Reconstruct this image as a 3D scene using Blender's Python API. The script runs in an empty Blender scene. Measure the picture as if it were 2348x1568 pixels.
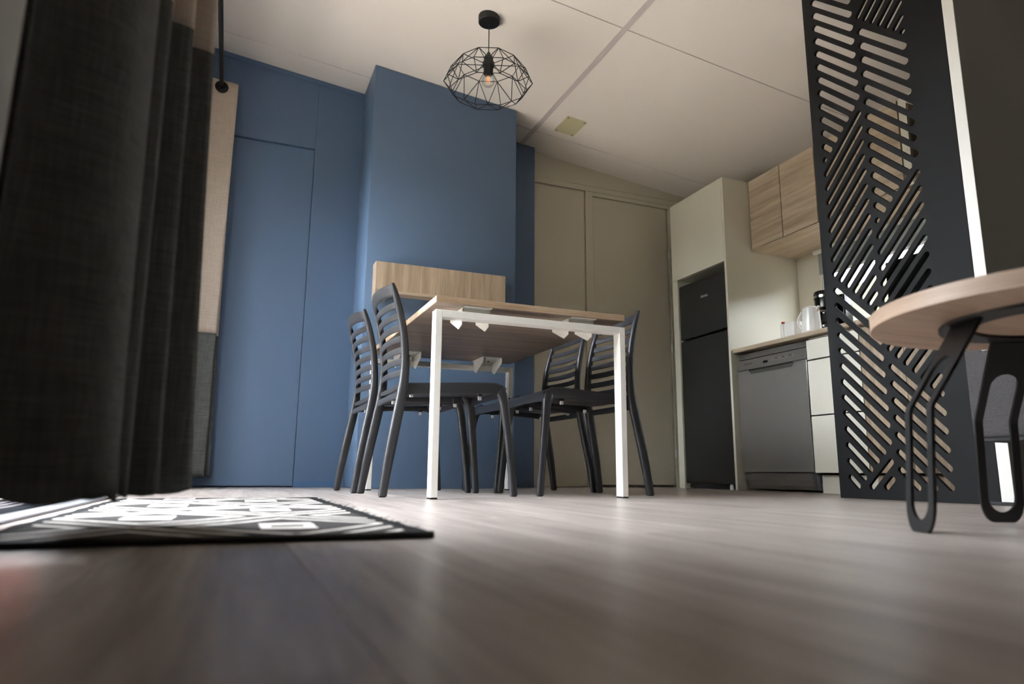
import bpy, bmesh, math, random
from mathutils import Vector, Matrix
random.seed(7)
PI = math.pi
sc = bpy.context.scene
COL = sc.collection

# ------------------------------------------------------------------ camera
YAW, PIT, ROLL, FPX, CAMH = 0.3857, 0.1881, 0.0087, 1579.4, 0.0939
cyw, syw, cp, sp = math.cos(YAW), math.sin(YAW), math.cos(PIT), math.sin(PIT)
fwd = Vector((syw*cp, cyw*cp, sp)); r0 = Vector((cyw, -syw, 0)); u0 = r0.cross(fwd)
rgt = math.cos(ROLL)*r0 + math.sin(ROLL)*u0
upv = -math.sin(ROLL)*r0 + math.cos(ROLL)*u0
cam_d = bpy.data.cameras.new('camera'); cam = bpy.data.objects.new('camera', cam_d)
COL.objects.link(cam)
cam.matrix_world = Matrix(((rgt.x, upv.x, -fwd.x, 0), (rgt.y, upv.y, -fwd.y, 0),
                           (rgt.z, upv.z, -fwd.z, CAMH), (0, 0, 0, 1)))
cam_d.sensor_width = 36.0
cam_d.lens = FPX/2348*36.0
cam_d.clip_start = 0.01
cam_d.dof.use_dof = True
cam_d.dof.focus_distance = 2.95
cam_d.dof.aperture_fstop = 2.8
sc.camera = cam

# ------------------------------------------------------------------ sky, light, exposure
world = bpy.data.worlds.new('overcast_sky'); sc.world = world
world.use_nodes = True
bgn = world.node_tree.nodes['Background']
bgn.inputs['Color'].default_value = (0.90, 0.96, 1.03, 1)
bgn.inputs['Strength'].default_value = 29.0
sc.view_settings.view_transform = 'Standard'
sc.view_settings.look = 'None'
sc.view_settings.gamma = 1.0
sc.view_settings.use_curve_mapping = False
sc.view_settings.exposure = 0.0
sc.cycles.use_light_tree = False
sc.cycles.max_bounces = 7
sc.cycles.diffuse_bounces = 4
sc.cycles.use_adaptive_sampling = True
sc.cycles.adaptive_threshold = 0.05
sc.cycles.transparent_max_bounces = 12
sc.cycles.sample_clamp_indirect = 0.0
sc.cycles.caustics_reflective = False
sc.cycles.caustics_refractive = False

sun_d = bpy.data.lights.new('sun', 'SUN'); sun_d.energy = 15.0; sun_d.angle = 0.03; sun_d.color = (1.0, .97, .93)
sun = bpy.data.objects.new('sun', sun_d); COL.objects.link(sun)
sun.rotation_euler = Vector((-.08, -.15, -.85)).to_track_quat('-Z', 'Y').to_euler()
# ------------------------------------------------------------------ material helpers
def newmat(name):
    m = bpy.data.materials.new(name); m.use_nodes = True
    nt = m.node_tree; b = nt.nodes['Principled BSDF']
    return m, nt, b
def lin(c):
    return tuple((v/255/12.92 if v/255 <= .04045 else ((v/255+.055)/1.055)**2.4) for v in c) + (1,)
def N(nt, t, **kw):
    n = nt.nodes.new(t)
    for k, v in kw.items(): setattr(n, k, v)
    return n
def mth(nt, op, a, b=None, clamp=False):
    n = nt.nodes.new('ShaderNodeMath'); n.operation = op; n.use_clamp = clamp
    for i, v in enumerate((a, b)):
        if v is None: continue
        if isinstance(v, (int, float)): n.inputs[i].default_value = v
        else: nt.links.new(v, n.inputs[i])
    return n.outputs[0]
def plain(name, rgb, rough=.5, metal=0., spec=.5, bump=0., bscale=200., var=0., coat=0.):
    m, nt, b = newmat(name)
    b.inputs['Base Color'].default_value = lin(rgb)
    b.inputs['Roughness'].default_value = rough
    b.inputs['Metallic'].default_value = metal
    b.inputs['Specular IOR Level'].default_value = spec
    b.inputs['Coat Weight'].default_value = coat
    tc = N(nt, 'ShaderNodeTexCoord')
    if bump:
        n = N(nt, 'ShaderNodeTexNoise'); n.inputs['Scale'].default_value = bscale; n.inputs['Detail'].default_value = 3
        nt.links.new(tc.outputs['Object'], n.inputs['Vector'])
        bp = N(nt, 'ShaderNodeBump'); bp.inputs['Strength'].default_value = bump; bp.inputs['Distance'].default_value = .002
        nt.links.new(n.outputs['Fac'], bp.inputs['Height']); nt.links.new(bp.outputs['Normal'], b.inputs['Normal'])
    if var:
        n = N(nt, 'ShaderNodeTexNoise'); n.inputs['Scale'].default_value = 3.0; n.inputs['Detail'].default_value = 4
        nt.links.new(tc.outputs['Object'], n.inputs['Vector'])
        mx = N(nt, 'ShaderNodeMix'); mx.data_type = 'RGBA'
        c = lin(rgb)
        mx.inputs['A'].default_value = tuple(v*(1-var) for v in c[:3])+(1,)
        mx.inputs['B'].default_value = tuple(min(1, v*(1+var)) for v in c[:3])+(1,)
        nt.links.new(n.outputs['Fac'], mx.inputs['Factor']); nt.links.new(mx.outputs['Result'], b.inputs['Base Color'])
    return m
def wood(name, cols, axis, rough=.45, scale=1.0, perobj=0.0, bump=.25, streak=1.0, spec=.4):
    """streaky timber decor; grain runs along `axis`"""
    m, nt, b = newmat(name)
    tc = N(nt, 'ShaderNodeTexCoord'); oi = N(nt, 'ShaderNodeObjectInfo')
    mp = N(nt, 'ShaderNodeMapping')
    s = [22.0*scale]*3
    if axis == 'rim': s = [2.5, 2.5, 55.0]
    else: s['xyz'.index(axis)] = 1.3*scale
    mp.inputs['Scale'].default_value = s
    cmb = N(nt, 'ShaderNodeVectorMath', operation='ADD')
    sca = N(nt, 'ShaderNodeVectorMath', operation='SCALE'); sca.inputs[0].default_value = (37, 23, 51)
    nt.links.new(oi.outputs['Random'], sca.inputs['Scale'])
    nt.links.new(tc.outputs['Object'], mp.inputs['Vector'])
    nt.links.new(mp.outputs['Vector'], cmb.inputs[0])
    nt.links.new(sca.outputs['Vector'], cmb.inputs[1])
    n1 = N(nt, 'ShaderNodeTexNoise'); n1.inputs['Scale'].default_value = 1.0; n1.inputs['Detail'].default_value = 6; n1.inputs['Roughness'].default_value = .62; n1.inputs['Distortion'].default_value = .6
    nt.links.new(cmb.outputs['Vector'], n1.inputs['Vector'])
    n2 = N(nt, 'ShaderNodeTexNoise'); n2.inputs['Scale'].default_value = 6.0; n2.inputs['Detail'].default_value = 3
    nt.links.new(cmb.outputs['Vector'], n2.inputs['Vector'])
    f = mth(nt, 'ADD', mth(nt, 'MULTIPLY', n1.outputs['Fac'], .75), mth(nt, 'MULTIPLY', n2.outputs['Fac'], .25*streak))
    cr = N(nt, 'ShaderNodeValToRGB')
    els = cr.color_ramp.elements
    els[0].position = .28; els[0].color = lin(cols[0]); els[1].position = .68; els[1].color = lin(cols[2])
    e = els.new(.48); e.color = lin(cols[1])
    nt.links.new(f, cr.inputs['Fac'])
    out = cr.outputs['Color']
    if perobj:
        hsv = N(nt, 'ShaderNodeHueSaturation')
        v = mth(nt, 'ADD', mth(nt, 'MULTIPLY', oi.outputs['Random'], perobj*2), 1-perobj)
        nt.links.new(v, hsv.inputs['Value']); nt.links.new(out, hsv.inputs['Color']); out = hsv.outputs['Color']
    nt.links.new(out, b.inputs['Base Color'])
    b.inputs['Roughness'].default_value = rough
    b.inputs['Specular IOR Level'].default_value = spec
    bp = N(nt, 'ShaderNodeBump'); bp.inputs['Strength'].default_value = bump; bp.inputs['Distance'].default_value = .001
    nt.links.new(f, bp.inputs['Height']); nt.links.new(bp.outputs['Normal'], b.inputs['Normal'])
    return m
def fabric(name, ca, cb, su=900., sv=900., rough=.95, bump=.5, transl=0.0, axis_rows='z', sheen=.0):
    m, nt, b = newmat(name)
    tc = N(nt, 'ShaderNodeTexCoord')
    def weave(scale):
        mp = N(nt, 'ShaderNodeMapping'); mp.inputs['Scale'].default_value = scale
        nt.links.new(tc.outputs['Object'], mp.inputs['Vector'])
        n = N(nt, 'ShaderNodeTexNoise'); n.inputs['Scale'].default_value = 1; n.inputs['Detail'].default_value = 3
        nt.links.new(mp.outputs['Vector'], n.inputs['Vector']); return n.outputs['Fac']
    f = mth(nt, 'ADD', mth(nt, 'MULTIPLY', weave((18, 18, su)), .5), mth(nt, 'MULTIPLY', weave((sv, sv, 14)), .5))
    cr = N(nt, 'ShaderNodeValToRGB'); els = cr.color_ramp.elements
    els[0].position = .38; els[0].color = lin(ca); els[1].position = .62; els[1].color = lin(cb)
    nt.links.new(f, cr.inputs['Fac']); nt.links.new(cr.outputs['Color'], b.inputs['Base Color'])
    b.inputs['Roughness'].default_value = rough; b.inputs['Specular IOR Level'].default_value = .15
    b.inputs['Sheen Weight'].default_value = sheen
    bp = N(nt, 'ShaderNodeBump'); bp.inputs['Strength'].default_value = bump; bp.inputs['Distance'].default_value = .001
    nt.links.new(f, bp.inputs['Height']); nt.links.new(bp.outputs['Normal'], b.inputs['Normal'])
    if transl:
        tl = N(nt, 'ShaderNodeBsdfTranslucent'); nt.links.new(cr.outputs['Color'], tl.inputs['Color'])
        mx = N(nt, 'ShaderNodeMixShader'); mx.inputs['Fac'].default_value = transl
        nt.links.new(b.outputs['BSDF'], mx.inputs[1]); nt.links.new(tl.outputs['BSDF'], mx.inputs[2])
        nt.links.new(mx.outputs['Shader'], nt.nodes['Material Output'].inputs['Surface'])
    return m
def thinglass(name, tint=(1, 1, 1), refl=1.0):
    m, nt, b = newmat(name)
    tr = N(nt, 'ShaderNodeBsdfTransparent'); tr.inputs['Color'].default_value = tint+(1,)
    gl = N(nt, 'ShaderNodeBsdfGlossy'); gl.inputs['Roughness'].default_value = .02
    fr = N(nt, 'ShaderNodeFresnel'); fr.inputs['IOR'].default_value = 1.45
    mx = N(nt, 'ShaderNodeMixShader')
    nt.links.new(mth(nt, 'MULTIPLY', fr.outputs['Fac'], refl), mx.inputs['Fac'])
    nt.links.new(tr.outputs['BSDF'], mx.inputs[1]); nt.links.new(gl.outputs['BSDF'], mx.inputs[2])
    nt.links.new(mx.outputs['Shader'], nt.nodes['Material Output'].inputs['Surface'])
    return m

M = {}
M['blue'] = plain('blue_wall_paint', (90, 113, 141), .55, bump=.06, bscale=350)
M['beige'] = plain('beige_wall_panel', (204, 198, 180), .5, bump=.05, bscale=300)
M['cream'] = plain('cream_cabinet_board', (207, 204, 187), .42)
M['drawer'] = plain('white_drawer_board', (224, 220, 206), .38)
M['ceil'] = plain('ceiling_panel_white', (232, 225, 217), .7, bump=.05, bscale=250)
M['joint'] = plain('ceiling_joint_strip', (196, 186, 184), .6)
M['wallwhite'] = plain('white_wall_panel', (205, 203, 196), .6, bump=.05)
M['greywall'] = plain('dark_taupe_wall_panel', (128, 127, 124), .6, bump=.05)
M['trimwhite'] = plain('white_edge_trim', (218, 216, 209), .4)
M['black'] = plain('matt_black_metal', (22, 22, 23), .5, spec=.4)
M['screen'] = plain('charcoal_screen_board', (20, 20, 21), .7, spec=.25, bump=.04, bscale=120, var=.06)
M['blacksteel'] = plain('black_powder_steel', (24, 24, 25), .42)
M['plastic'] = plain('anthracite_resin', (49, 49, 52), .33, bump=.05, bscale=900)
M['white'] = plain('white_powder_steel', (245, 243, 236), .35)
M['pad'] = plain('white_plastic_pad', (225, 225, 222), .5)
M['rubber'] = plain('black_rubber', (18, 18, 18), .7)
M['oak'] = wood('grey_oak_decor_x', [(138, 119, 100), (170, 152, 131), (194, 178, 158)], 'x')
M['oakz'] = wood('grey_oak_decor_z', [(124, 106, 88), (162, 143, 121), (190, 172, 149)], 'z')
M['oaky'] = wood('grey_oak_decor_y', [(140, 123, 103), (175, 158, 135), (199, 183, 161)], 'y')
M['tabletop'] = wood('table_oak_decor', [(150, 124, 100), (188, 162, 134), (212, 190, 163)], 'x', scale=1.1)
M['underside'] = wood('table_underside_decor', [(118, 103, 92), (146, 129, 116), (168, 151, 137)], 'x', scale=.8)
M['round'] = wood('round_table_oak', [(160, 132, 110), (193, 165, 140), (212, 187, 163)], 'x', scale=1.0)
M['rim'] = wood('round_table_edge_band', [(146, 121, 103), (168, 144, 124), (185, 162, 142)], 'rim')
M['floor'] = wood('grey_brown_vinyl_plank', [(118, 108, 102), (164, 153, 146), (196, 186, 179)], 'y', rough=.34, scale=1.3, perobj=.07, bump=.6, spec=.5)
M['gap'] = plain('dark_gap', (38, 34, 31), .8)
M['curt_top'] = fabric('curtain_beige_linen', (186, 170, 154), (214, 201, 188), transl=.15)
M['curt_low'] = fabric('curtain_grey_linen', (70, 72, 71), (108, 110, 107), transl=.05)
M['sofa'] = fabric('grey_woven_upholstery', (62, 60, 62), (112, 109, 109), su=420, sv=700, bump=1.0)
def ribbed():
    m, nt, b = newmat('grey_ribbed_weave')
    tc = N(nt, 'ShaderNodeTexCoord')
    wv = N(nt, 'ShaderNodeTexWave'); wv.bands_direction = 'Z'; wv.inputs['Scale'].default_value = 85; wv.inputs['Distortion'].default_value = 1.2; wv.inputs['Detail Scale'].default_value = 6
    nz = N(nt, 'ShaderNodeTexNoise'); nz.inputs['Scale'].default_value = 320; nz.inputs['Detail'].default_value = 3
    for n in (wv, nz): nt.links.new(tc.outputs['Object'], n.inputs['Vector'])
    f = mth(nt, 'ADD', mth(nt, 'MULTIPLY', wv.outputs['Fac'], .55), mth(nt, 'MULTIPLY', nz.outputs['Fac'], .45))
    cr = N(nt, 'ShaderNodeValToRGB'); els = cr.color_ramp.elements
    els[0].position = .25; els[0].color = lin((46, 45, 46)); els[1].position = .8; els[1].color = lin((102, 99, 99))
    nt.links.new(f, cr.inputs['Fac']); nt.links.new(cr.outputs['Color'], b.inputs['Base Color'])
    b.inputs['Roughness'].default_value = .95; b.inputs['Specular IOR Level'].default_value = .1
    bp = N(nt, 'ShaderNodeBump'); bp.inputs['Strength'].default_value = .8; bp.inputs['Distance'].default_value = .002
    nt.links.new(f, bp.inputs['Height']); nt.links.new(bp.outputs['Normal'], b.inputs['Normal'])
    return m
M['sofa'] = ribbed()
M['fridge'] = plain('dark_grey_fridge_steel', (46, 47, 46), .38, metal=.25)
M['steel'] = plain('brushed_steel', (146, 143, 138), .38, metal=.6)
M['steel_d'] = plain('brushed_steel_panel', (128, 125, 120), .38, metal=.6)
M['chrome'] = plain('polished_chrome', (215, 215, 215), .12, metal=1.0)
M['alu'] = plain('anodised_aluminium', (112, 115, 120), .35, metal=.7)
M['whiteplas'] = plain('glossy_white_plastic', (232, 230, 224), .2)
M['blackplas'] = plain('glossy_black_plastic', (16, 16, 17), .2)
M['red'] = plain('red_plastic', (190, 24, 28), .35)
M['vent'] = plain('olive_cream_cover', (196, 190, 152), .5)
M['glass'] = thinglass('clear_pane', (1, 1, 1), .5)
M['bulbglass'] = thinglass('bulb_glass', (.97, .965, .95), .6)
M['darkglass'] = plain('black_hob_glass', (14, 14, 15), .08)
M['blind'] = plain('grey_roller_blind', (150, 158, 152), .8)
M['deck'] = wood('deck_board_timber', [(190, 178, 165), (215, 205, 193), (232, 223, 213)], 'y', rough=.7, perobj=.08)
M['grass'] = plain('brown_gravel', (120, 109, 98), .9, var=.2)
M['redwood'] = wood('dark_red_timber', [(52, 20, 16), (70, 28, 22), (84, 36, 28)], 'x', rough=.7)
M['hedge'] = plain('blocker_hedge_green', (56, 56, 42), .9, var=.4)  # foliage colour of the added light-blocking hedges
M['print'] = plain('grey_print', (200, 198, 192), .5)
M['printm'] = plain('mid_grey_print', (158, 156, 150), .5)
M['printd'] = plain('dark_print', (40, 40, 40), .5)
m, nt, b = newmat('glowing_filament')
b.inputs['Base Color'].default_value = lin((240, 150, 70)); b.inputs['Emission Color'].default_value = (1, .5, .18, 1)
b.inputs['Emission Strength'].default_value = .7
M['filament'] = m

# rug: woven trellis of diamonds
def rug_mat():
    m, nt, b = newmat('woven_diamond_rug')
    tc = N(nt, 'ShaderNodeTexCoord'); sx = N(nt, 'ShaderNodeSeparateXYZ')
    wob = N(nt, 'ShaderNodeTexNoise'); wob.inputs['Scale'].default_value = 30
    nt.links.new(tc.outputs['Object'], wob.inputs['Vector'])
    wv = N(nt, 'ShaderNodeVectorMath', operation='SCALE'); wv.inputs['Scale'].default_value = .010
    sub = N(nt, 'ShaderNodeVectorMath', operation='SUBTRACT'); sub.inputs[1].default_value = (.5, .5, .5)
    nt.links.new(wob.outputs['Color'], sub.inputs[0]); nt.links.new(sub.outputs['Vector'], wv.inputs[0])
    ad = N(nt, 'ShaderNodeVectorMath', operation='ADD')
    nt.links.new(tc.outputs['Object'], ad.inputs[0]); nt.links.new(wv.outputs['Vector'], ad.inputs[1])
    nt.links.new(ad.outputs['Vector'], sx.inputs[0])
    A, B = .225, .2425
    # local coordinates are world minus rug origin (x0, y0); diamond centre at world (.10, 1.21)
    x = mth(nt, 'DIVIDE', mth(nt, 'SUBTRACT', sx.outputs['X'], .10-RUGX), A)
    y = mth(nt, 'DIVIDE', mth(nt, 'SUBTRACT', sx.outputs['Y'], 1.215-RUGY), B)
    # rotate into the lattice u=(x+y)/2, v=(x-y)/2 : unit cells of the tiling
    u = mth(nt, 'ADD', mth(nt, 'MULTIPLY', mth(nt, 'ADD', x, y), .5), .5)
    v = mth(nt, 'ADD', mth(nt, 'MULTIPLY', mth(nt, 'SUBTRACT', x, y), .5), .5)
    fu = mth(nt, 'ABSOLUTE', mth(nt, 'SUBTRACT', mth(nt, 'FRACT', mth(nt, 'ADD', u, 20.0)), .5))
    fv = mth(nt, 'ABSOLUTE', mth(nt, 'SUBTRACT', mth(nt, 'FRACT', mth(nt, 'ADD', v, 20.0)), .5))
    d = mth(nt, 'MULTIPLY', mth(nt, 'MAXIMUM', fu, fv), 2.0)     # 0 centre .. 1 border
    def band(lo, hi): return mth(nt, 'MULTIPLY', mth(nt, 'GREATER_THAN', d, lo), mth(nt, 'LESS_THAN', d, hi))
    lines = mth(nt, 'MAXIMUM', band(.655, .748), band(.952, 1.2))
    # motif
    cu = mth(nt, 'SUBTRACT', mth(nt, 'FRACT', mth(nt, 'ADD', u, 20.0)), .5)
    cv = mth(nt, 'SUBTRACT', mth(nt, 'FRACT', mth(nt, 'ADD', v, 20.0)), .5)
    lx = mth(nt, 'ABSOLUTE', mth(nt, 'MULTIPLY', mth(nt, 'ADD', cu, cv), A))
    ly = mth(nt, 'ABSOLUTE', mth(nt, 'MULTIPLY', mth(nt, 'SUBTRACT', cu, cv), B))
    def box_(a, c): return mth(nt, 'MULTIPLY', mth(nt, 'LESS_THAN', lx, a), mth(nt, 'LESS_THAN', ly, c))
    mot = mth(nt, 'SUBTRACT', box_(.043, .060), box_(.026, .020), True)
    pat = mth(nt, 'MAXIMUM', lines, mot)
    X = sx.outputs['X']; Y = sx.outputs['Y']
    inside = mth(nt, 'MULTIPLY', mth(nt, 'MULTIPLY', mth(nt, 'GREATER_THAN', X, .025), mth(nt, 'LESS_THAN', X, RUGW-.028)),
                 mth(nt, 'MULTIPLY', mth(nt, 'GREATER_THAN', Y, .035), mth(nt, 'LESS_THAN', Y, RUGL-.02)))
    pat = mth(nt, 'MULTIPLY', pat, inside)
    hz = N(nt, 'ShaderNodeTexNoise'); hz.inputs['Scale'].default_value = 420; hz.inputs['Detail'].default_value = 2
    nt.links.new(tc.outputs['Object'], hz.inputs['Vector'])
    cr = N(nt, 'ShaderNodeValToRGB'); els = cr.color_ramp.elements
    els[0].position = .35; els[0].color = lin((34, 33, 33)); els[1].position = .68; els[1].color = lin((86, 82, 80))
    nt.links.new(hz.outputs['Fac'], cr.inputs['Fac'])
    mb = N(nt, 'ShaderNodeMix'); mb.data_type = 'RGBA'; mb.inputs['A'].default_value = lin((30, 30, 31))
    nt.links.new(inside, mb.inputs['Factor']); nt.links.new(cr.outputs['Color'], mb.inputs['B'])
    mx = N(nt, 'ShaderNodeMix'); mx.data_type = 'RGBA'; mx.inputs['B'].default_value = lin((214, 208, 201))
    nt.links.new(pat, mx.inputs['Factor']); nt.links.new(mb.outputs['Result'], mx.inputs['A'])
    nt.links.new(mx.outputs['Result'], b.inputs['Base Color'])
    b.inputs['Roughness'].default_value = .95; b.inputs['Specular IOR Level'].default_value = .1
    bp = N(nt, 'ShaderNodeBump'); bp.inputs['Strength'].default_value = .8; bp.inputs['Distance'].default_value = .003
    nt.links.new(mth(nt, 'ADD', mth(nt, 'MULTIPLY', pat, .6), mth(nt, 'MULTIPLY', hz.outputs['Fac'], .6)), bp.inputs['Height'])
    nt.links.new(bp.outputs['Normal'], b.inputs['Normal'])
    return m

# ------------------------------------------------------------------ geometry helpers
def box(bm, x0, x1, y0, y1, z0, z1):
    v = [bm.verts.new(p) for p in ((x0, y0, z0), (x1, y0, z0), (x1, y1, z0), (x0, y1, z0),
                                   (x0, y0, z1), (x1, y0, z1), (x1, y1, z1), (x0, y1, z1))]
    for f in ((3, 2, 1, 0), (4, 5, 6, 7), (0, 1, 5, 4), (1, 2, 6, 5), (2, 3, 7, 6), (3, 0, 4, 7)):
        bm.faces.new([v[i] for i in f])
def boxbm(x0, x1, y0, y1, z0, z1, bev=0., seg=2):
    bm = bmesh.new(); box(bm, x0, x1, y0, y1, z0, z1)
    if bev: bmesh.ops.bevel(bm, geom=bm.edges[:], offset=bev, segments=seg, profile=.5, affect='EDGES')
    return bm
def prism(bm, pts, ext):
    """closed polygon of 3-D points, extruded by vector ext"""
    a = [bm.verts.new(p) for p in pts]; e = Vector(ext)
    c = [bm.verts.new(Vector(p)+e) for p in pts]
    n = len(pts)
    bm.faces.new(list(reversed(a))); bm.faces.new(c)
    for i in range(n): bm.faces.new((a[i], a[(i+1) % n], c[(i+1) % n], c[i]))
def prismbm(pts, ext, bev=0.):
    bm = bmesh.new(); prism(bm, pts, ext)
    bmesh.ops.recalc_face_normals(bm, faces=bm.faces[:])
    if bev: bmesh.ops.bevel(bm, geom=bm.edges[:], offset=bev, segments=2, profile=.5, affect='EDGES')
    return bm
def lathe(bm, prof, c=(0, 0, 0), n=32, cap0=True, cap1=True):
    rings = []
    for r, z in prof:
        rings.append([bm.verts.new((c[0]+r*math.cos(2*PI*i/n), c[1]+r*math.sin(2*PI*i/n), c[2]+z)) for i in range(n)])
    for a, b_ in zip(rings, rings[1:]):
        for i in range(n): bm.faces.new((a[i], a[(i+1) % n], b_[(i+1) % n], b_[i]))
    if cap0: bm.faces.new(list(reversed(rings[0])))
    if cap1: bm.faces.new(rings[-1])
def rod(bm, a, b_, r, n=8):
    a = Vector(a); b_ = Vector(b_); d = (b_-a).normalized()
    s = Vector((0, 0, 1)) if abs(d.z) < .9 else Vector((1, 0, 0))
    u = d.cross(s).normalized(); w = d.cross(u)
    R = [[bm.verts.new(p+r*(math.cos(2*PI*i/n)*u+math.sin(2*PI*i/n)*w)) for i in range(n)] for p in (a, b_)]
    for i in range(n): bm.faces.new((R[0][i], R[0][(i+1) % n], R[1][(i+1) % n], R[1][i]))
    bm.faces.new(list(reversed(R[0]))); bm.faces.new(R[1])
def sweep(bm, path, us, ws, hu, hw, n=12, pw=2.6):
    """superellipse section swept along path; us/ws = section axes per point, hu/hw = half sizes per point"""
    rings = []
    for p, u, w, a, b_ in zip(path, us, ws, hu, hw):
        ring = []
        for i in range(n):
            t = 2*PI*i/n; c, s = math.cos(t), math.sin(t)
            x = math.copysign(abs(c)**(2/pw), c)*a; y = math.copysign(abs(s)**(2/pw), s)*b_
            ring.append(bm.verts.new(Vector(p)+Vector(u)*x+Vector(w)*y))
        rings.append(ring)
    for a, b_ in zip(rings, rings[1:]):
        for i in range(n): bm.faces.new((a[i], a[(i+1) % n], b_[(i+1) % n], b_[i]))
    bm.faces.new(list(reversed(rings[0]))); bm.faces.new(rings[-1])
def torus(bm, c, R, r, axis='y', n=28, m_=10):
    rings = []
    for i in range(n):
        t = 2*PI*i/n; ring = []
        for j in range(m_):
            s = 2*PI*j/m_; q = R+r*math.cos(s); h = r*math.sin(s)
            a, b_ = q*math.cos(t), q*math.sin(t)
            p = {'y': (a, h, b_), 'z': (a, b_, h), 'x': (h, a, b_)}[axis]
            ring.append(bm.verts.new((c[0]+p[0], c[1]+p[1], c[2]+p[2])))
        rings.append(ring)
    for i in range(n):
        for j in range(m_):
            a, b_ = rings[i], rings[(i+1) % n]
            bm.faces.new((a[j], b_[j], b_[(j+1) % m_], a[(j+1) % m_]))
def loc_of(o):
    return Vector(o['_o']) if '_o' in o else Vector((0, 0, 0))
ORG = {}
def obj(name, bm, mat, parent=None, smooth=False, origin=None, label=None, local=False):
    """one mesh object. Shapes are given in world coordinates; the mesh is stored relative to the
    parent's (or its own) origin. local=True: shapes are already in the parent's frame."""
    if parent is not None:
        po = ORG.get(parent.name, Vector((0, 0, 0)))
        off = Vector((0, 0, 0)) if local else po
    else:
        if origin is None:
            xs = [v.co for v in bm.verts]
            origin = Vector(((min(v.x for v in xs)+max(v.x for v in xs))/2, (min(v.y for v in xs)+max(v.y for v in xs))/2, min(v.z for v in xs)))
        off = Vector(origin)
    bmesh.ops.recalc_face_normals(bm, faces=bm.faces[:])
    if off.length: bmesh.ops.translate(bm, verts=bm.verts[:], vec=-off)
    me = bpy.data.meshes.new(name); bm.to_mesh(me); bm.free()
    if mat is not None: me.materials.append(M[mat] if isinstance(mat, str) else mat)
    if smooth:
        for p in me.polygons: p.use_smooth = True
        if smooth != 'all': 
            try: me.set_sharp_from_angle(angle=math.radians(38))
            except Exception: pass
    o = bpy.data.objects.new(name, me); COL.objects.link(o)
    if parent is not None:
        o.parent = parent; ORG[o.name] = off if not local else Vector((0, 0, 0))
    else:
        o.location = off; ORG[o.name] = off
    if label: o['label'] = label
    return o
def thing(name, label, cat, loc, rotz=0., group=None):
    o = bpy.data.objects.new(name, None); COL.objects.link(o)
    o.empty_display_size = .1
    o.location = loc; o.rotation_euler = (0, 0, rotz); o['label'] = label; o['category'] = cat
    if group: o['group'] = group
    ORG[o.name] = Vector(loc)
    return o
def tag(o, label, cat=None, group=None):
    o['label'] = label
    if cat: o['category'] = cat
    if group: o['group'] = group
    return o
def struct(o, label=None):
    o['kind'] = 'structure'
    if label: o['label'] = label
    return o
def curve_panel(name, outline, holes, thick, frame, mat, parent=None, origin=None, bev=0.0):
    """flat board with cut-outs. outline/holes: lists of (a, b); frame(a, b, t) -> world point, t in [0, thick]"""
    cu = bpy.data.curves.new(name+'_c', 'CURVE'); cu.dimensions = '2D'; cu.fill_mode = 'BOTH'; cu.extrude = thick/2
    for pl in [outline]+holes:
        s = cu.splines.new('POLY'); s.points.add(len(pl)-1); s.use_cyclic_u = True
        for p, q in zip(s.points, pl): p.co = (q[0], q[1], 0, 1)
    tmp = bpy.data.objects.new(name+'_t', cu); COL.objects.link(tmp)
    dg = bpy.context.evaluated_depsgraph_get()
    me = bpy.data.meshes.new_from_object(tmp.evaluated_get(dg))
    bpy.data.objects.remove(tmp); bpy.data.curves.remove(cu)
    bm = bmesh.new(); bm.from_mesh(me); bpy.data.meshes.remove(me)
    bmesh.ops.remove_doubles(bm, verts=bm.verts[:], dist=1e-6)
    for v in bm.verts: v.co = frame(v.co.x, v.co.y, v.co.z+thick/2)
    return obj(name, bm, mat, parent, origin=origin)
def copytree(o, parent=None):
    c = o.copy(); COL.objects.link(c)
    if parent is not None: c.parent = parent
    for ch in list(o.children): copytree(ch, c)
    return c

# ------------------------------------------------------------------ room dimensions
XL, XR = -0.42, 3.604           # inner faces of patio-door wall and kitchen wall
YB, YG, YC, YF = 4.356, 4.411, 3.967, -2.4
ZC0, ZS = 2.684, -0.1083
def zc(x): return ZC0+ZS*x

# ------------------------------------------------------------------ floor
fl = struct(obj('floor', boxbm(XL-.08, XR+.1, YF-.1, 4.6, -.06, -.004), 'gap', origin=(0, 0, 0)), 'grey-brown wood-look vinyl plank floor')
PW = .1865; xk = .08-3*PW
k = 0
while xk < XR:
    x0, x1 = max(xk, XL), min(xk+PW, XR)
    if x1-x0 > .01:
        yy = YF - (.37*k % 1)*1.22
        while yy < 4.5:
            y0, y1 = max(yy, YF), min(yy+1.22, 4.5)
            if y1-y0 > .02:
                o = obj('plank', boxbm(x0+.0003, x1-.0003, y0+.0003, y1-.0003, -.004, 0, .0005, 1), 'floor', fl)
            yy += 1.22
    xk += PW; k += 1

# ------------------------------------------------------------------ ceiling
def slab(x0, x1, y0, y1, d0, d1):
    """sloped slab between ceiling offsets d0 (lower) and d1 (upper)"""
    bm = bmesh.new()
    P = [(x0, y0, zc(x0)+d0), (x1, y0, zc(x1)+d0), (x1, y1, zc(x1)+d0), (x0, y1, zc(x0)+d0)]
    prism(bm, P, (0, 0, d1-d0)); return bm
ce = struct(obj('ceiling', slab(XL-.1, XR+.1, YF-.1, 4.6, .004, .06), 'joint', origin=(0, 0, 0)), 'off-white sloping ceiling of large panels')
ys = [4.6, 4.135, 2.905, 1.675, .445, -.785, -2.015, YF-.1]
for a, b_ in zip(ys, ys[1:]):
    for x0, x1 in ((XL-.1, 1.83), (1.83, XR+.1)):
        obj('ceiling_panel', slab(x0, x1, b_+.0045, a-.0045, 0, .004), 'ceil', ce)
obj('cover_strip', slab(1.815, 1.847, YF, 4.45, -.004, 0), 'joint', ce)

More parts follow.
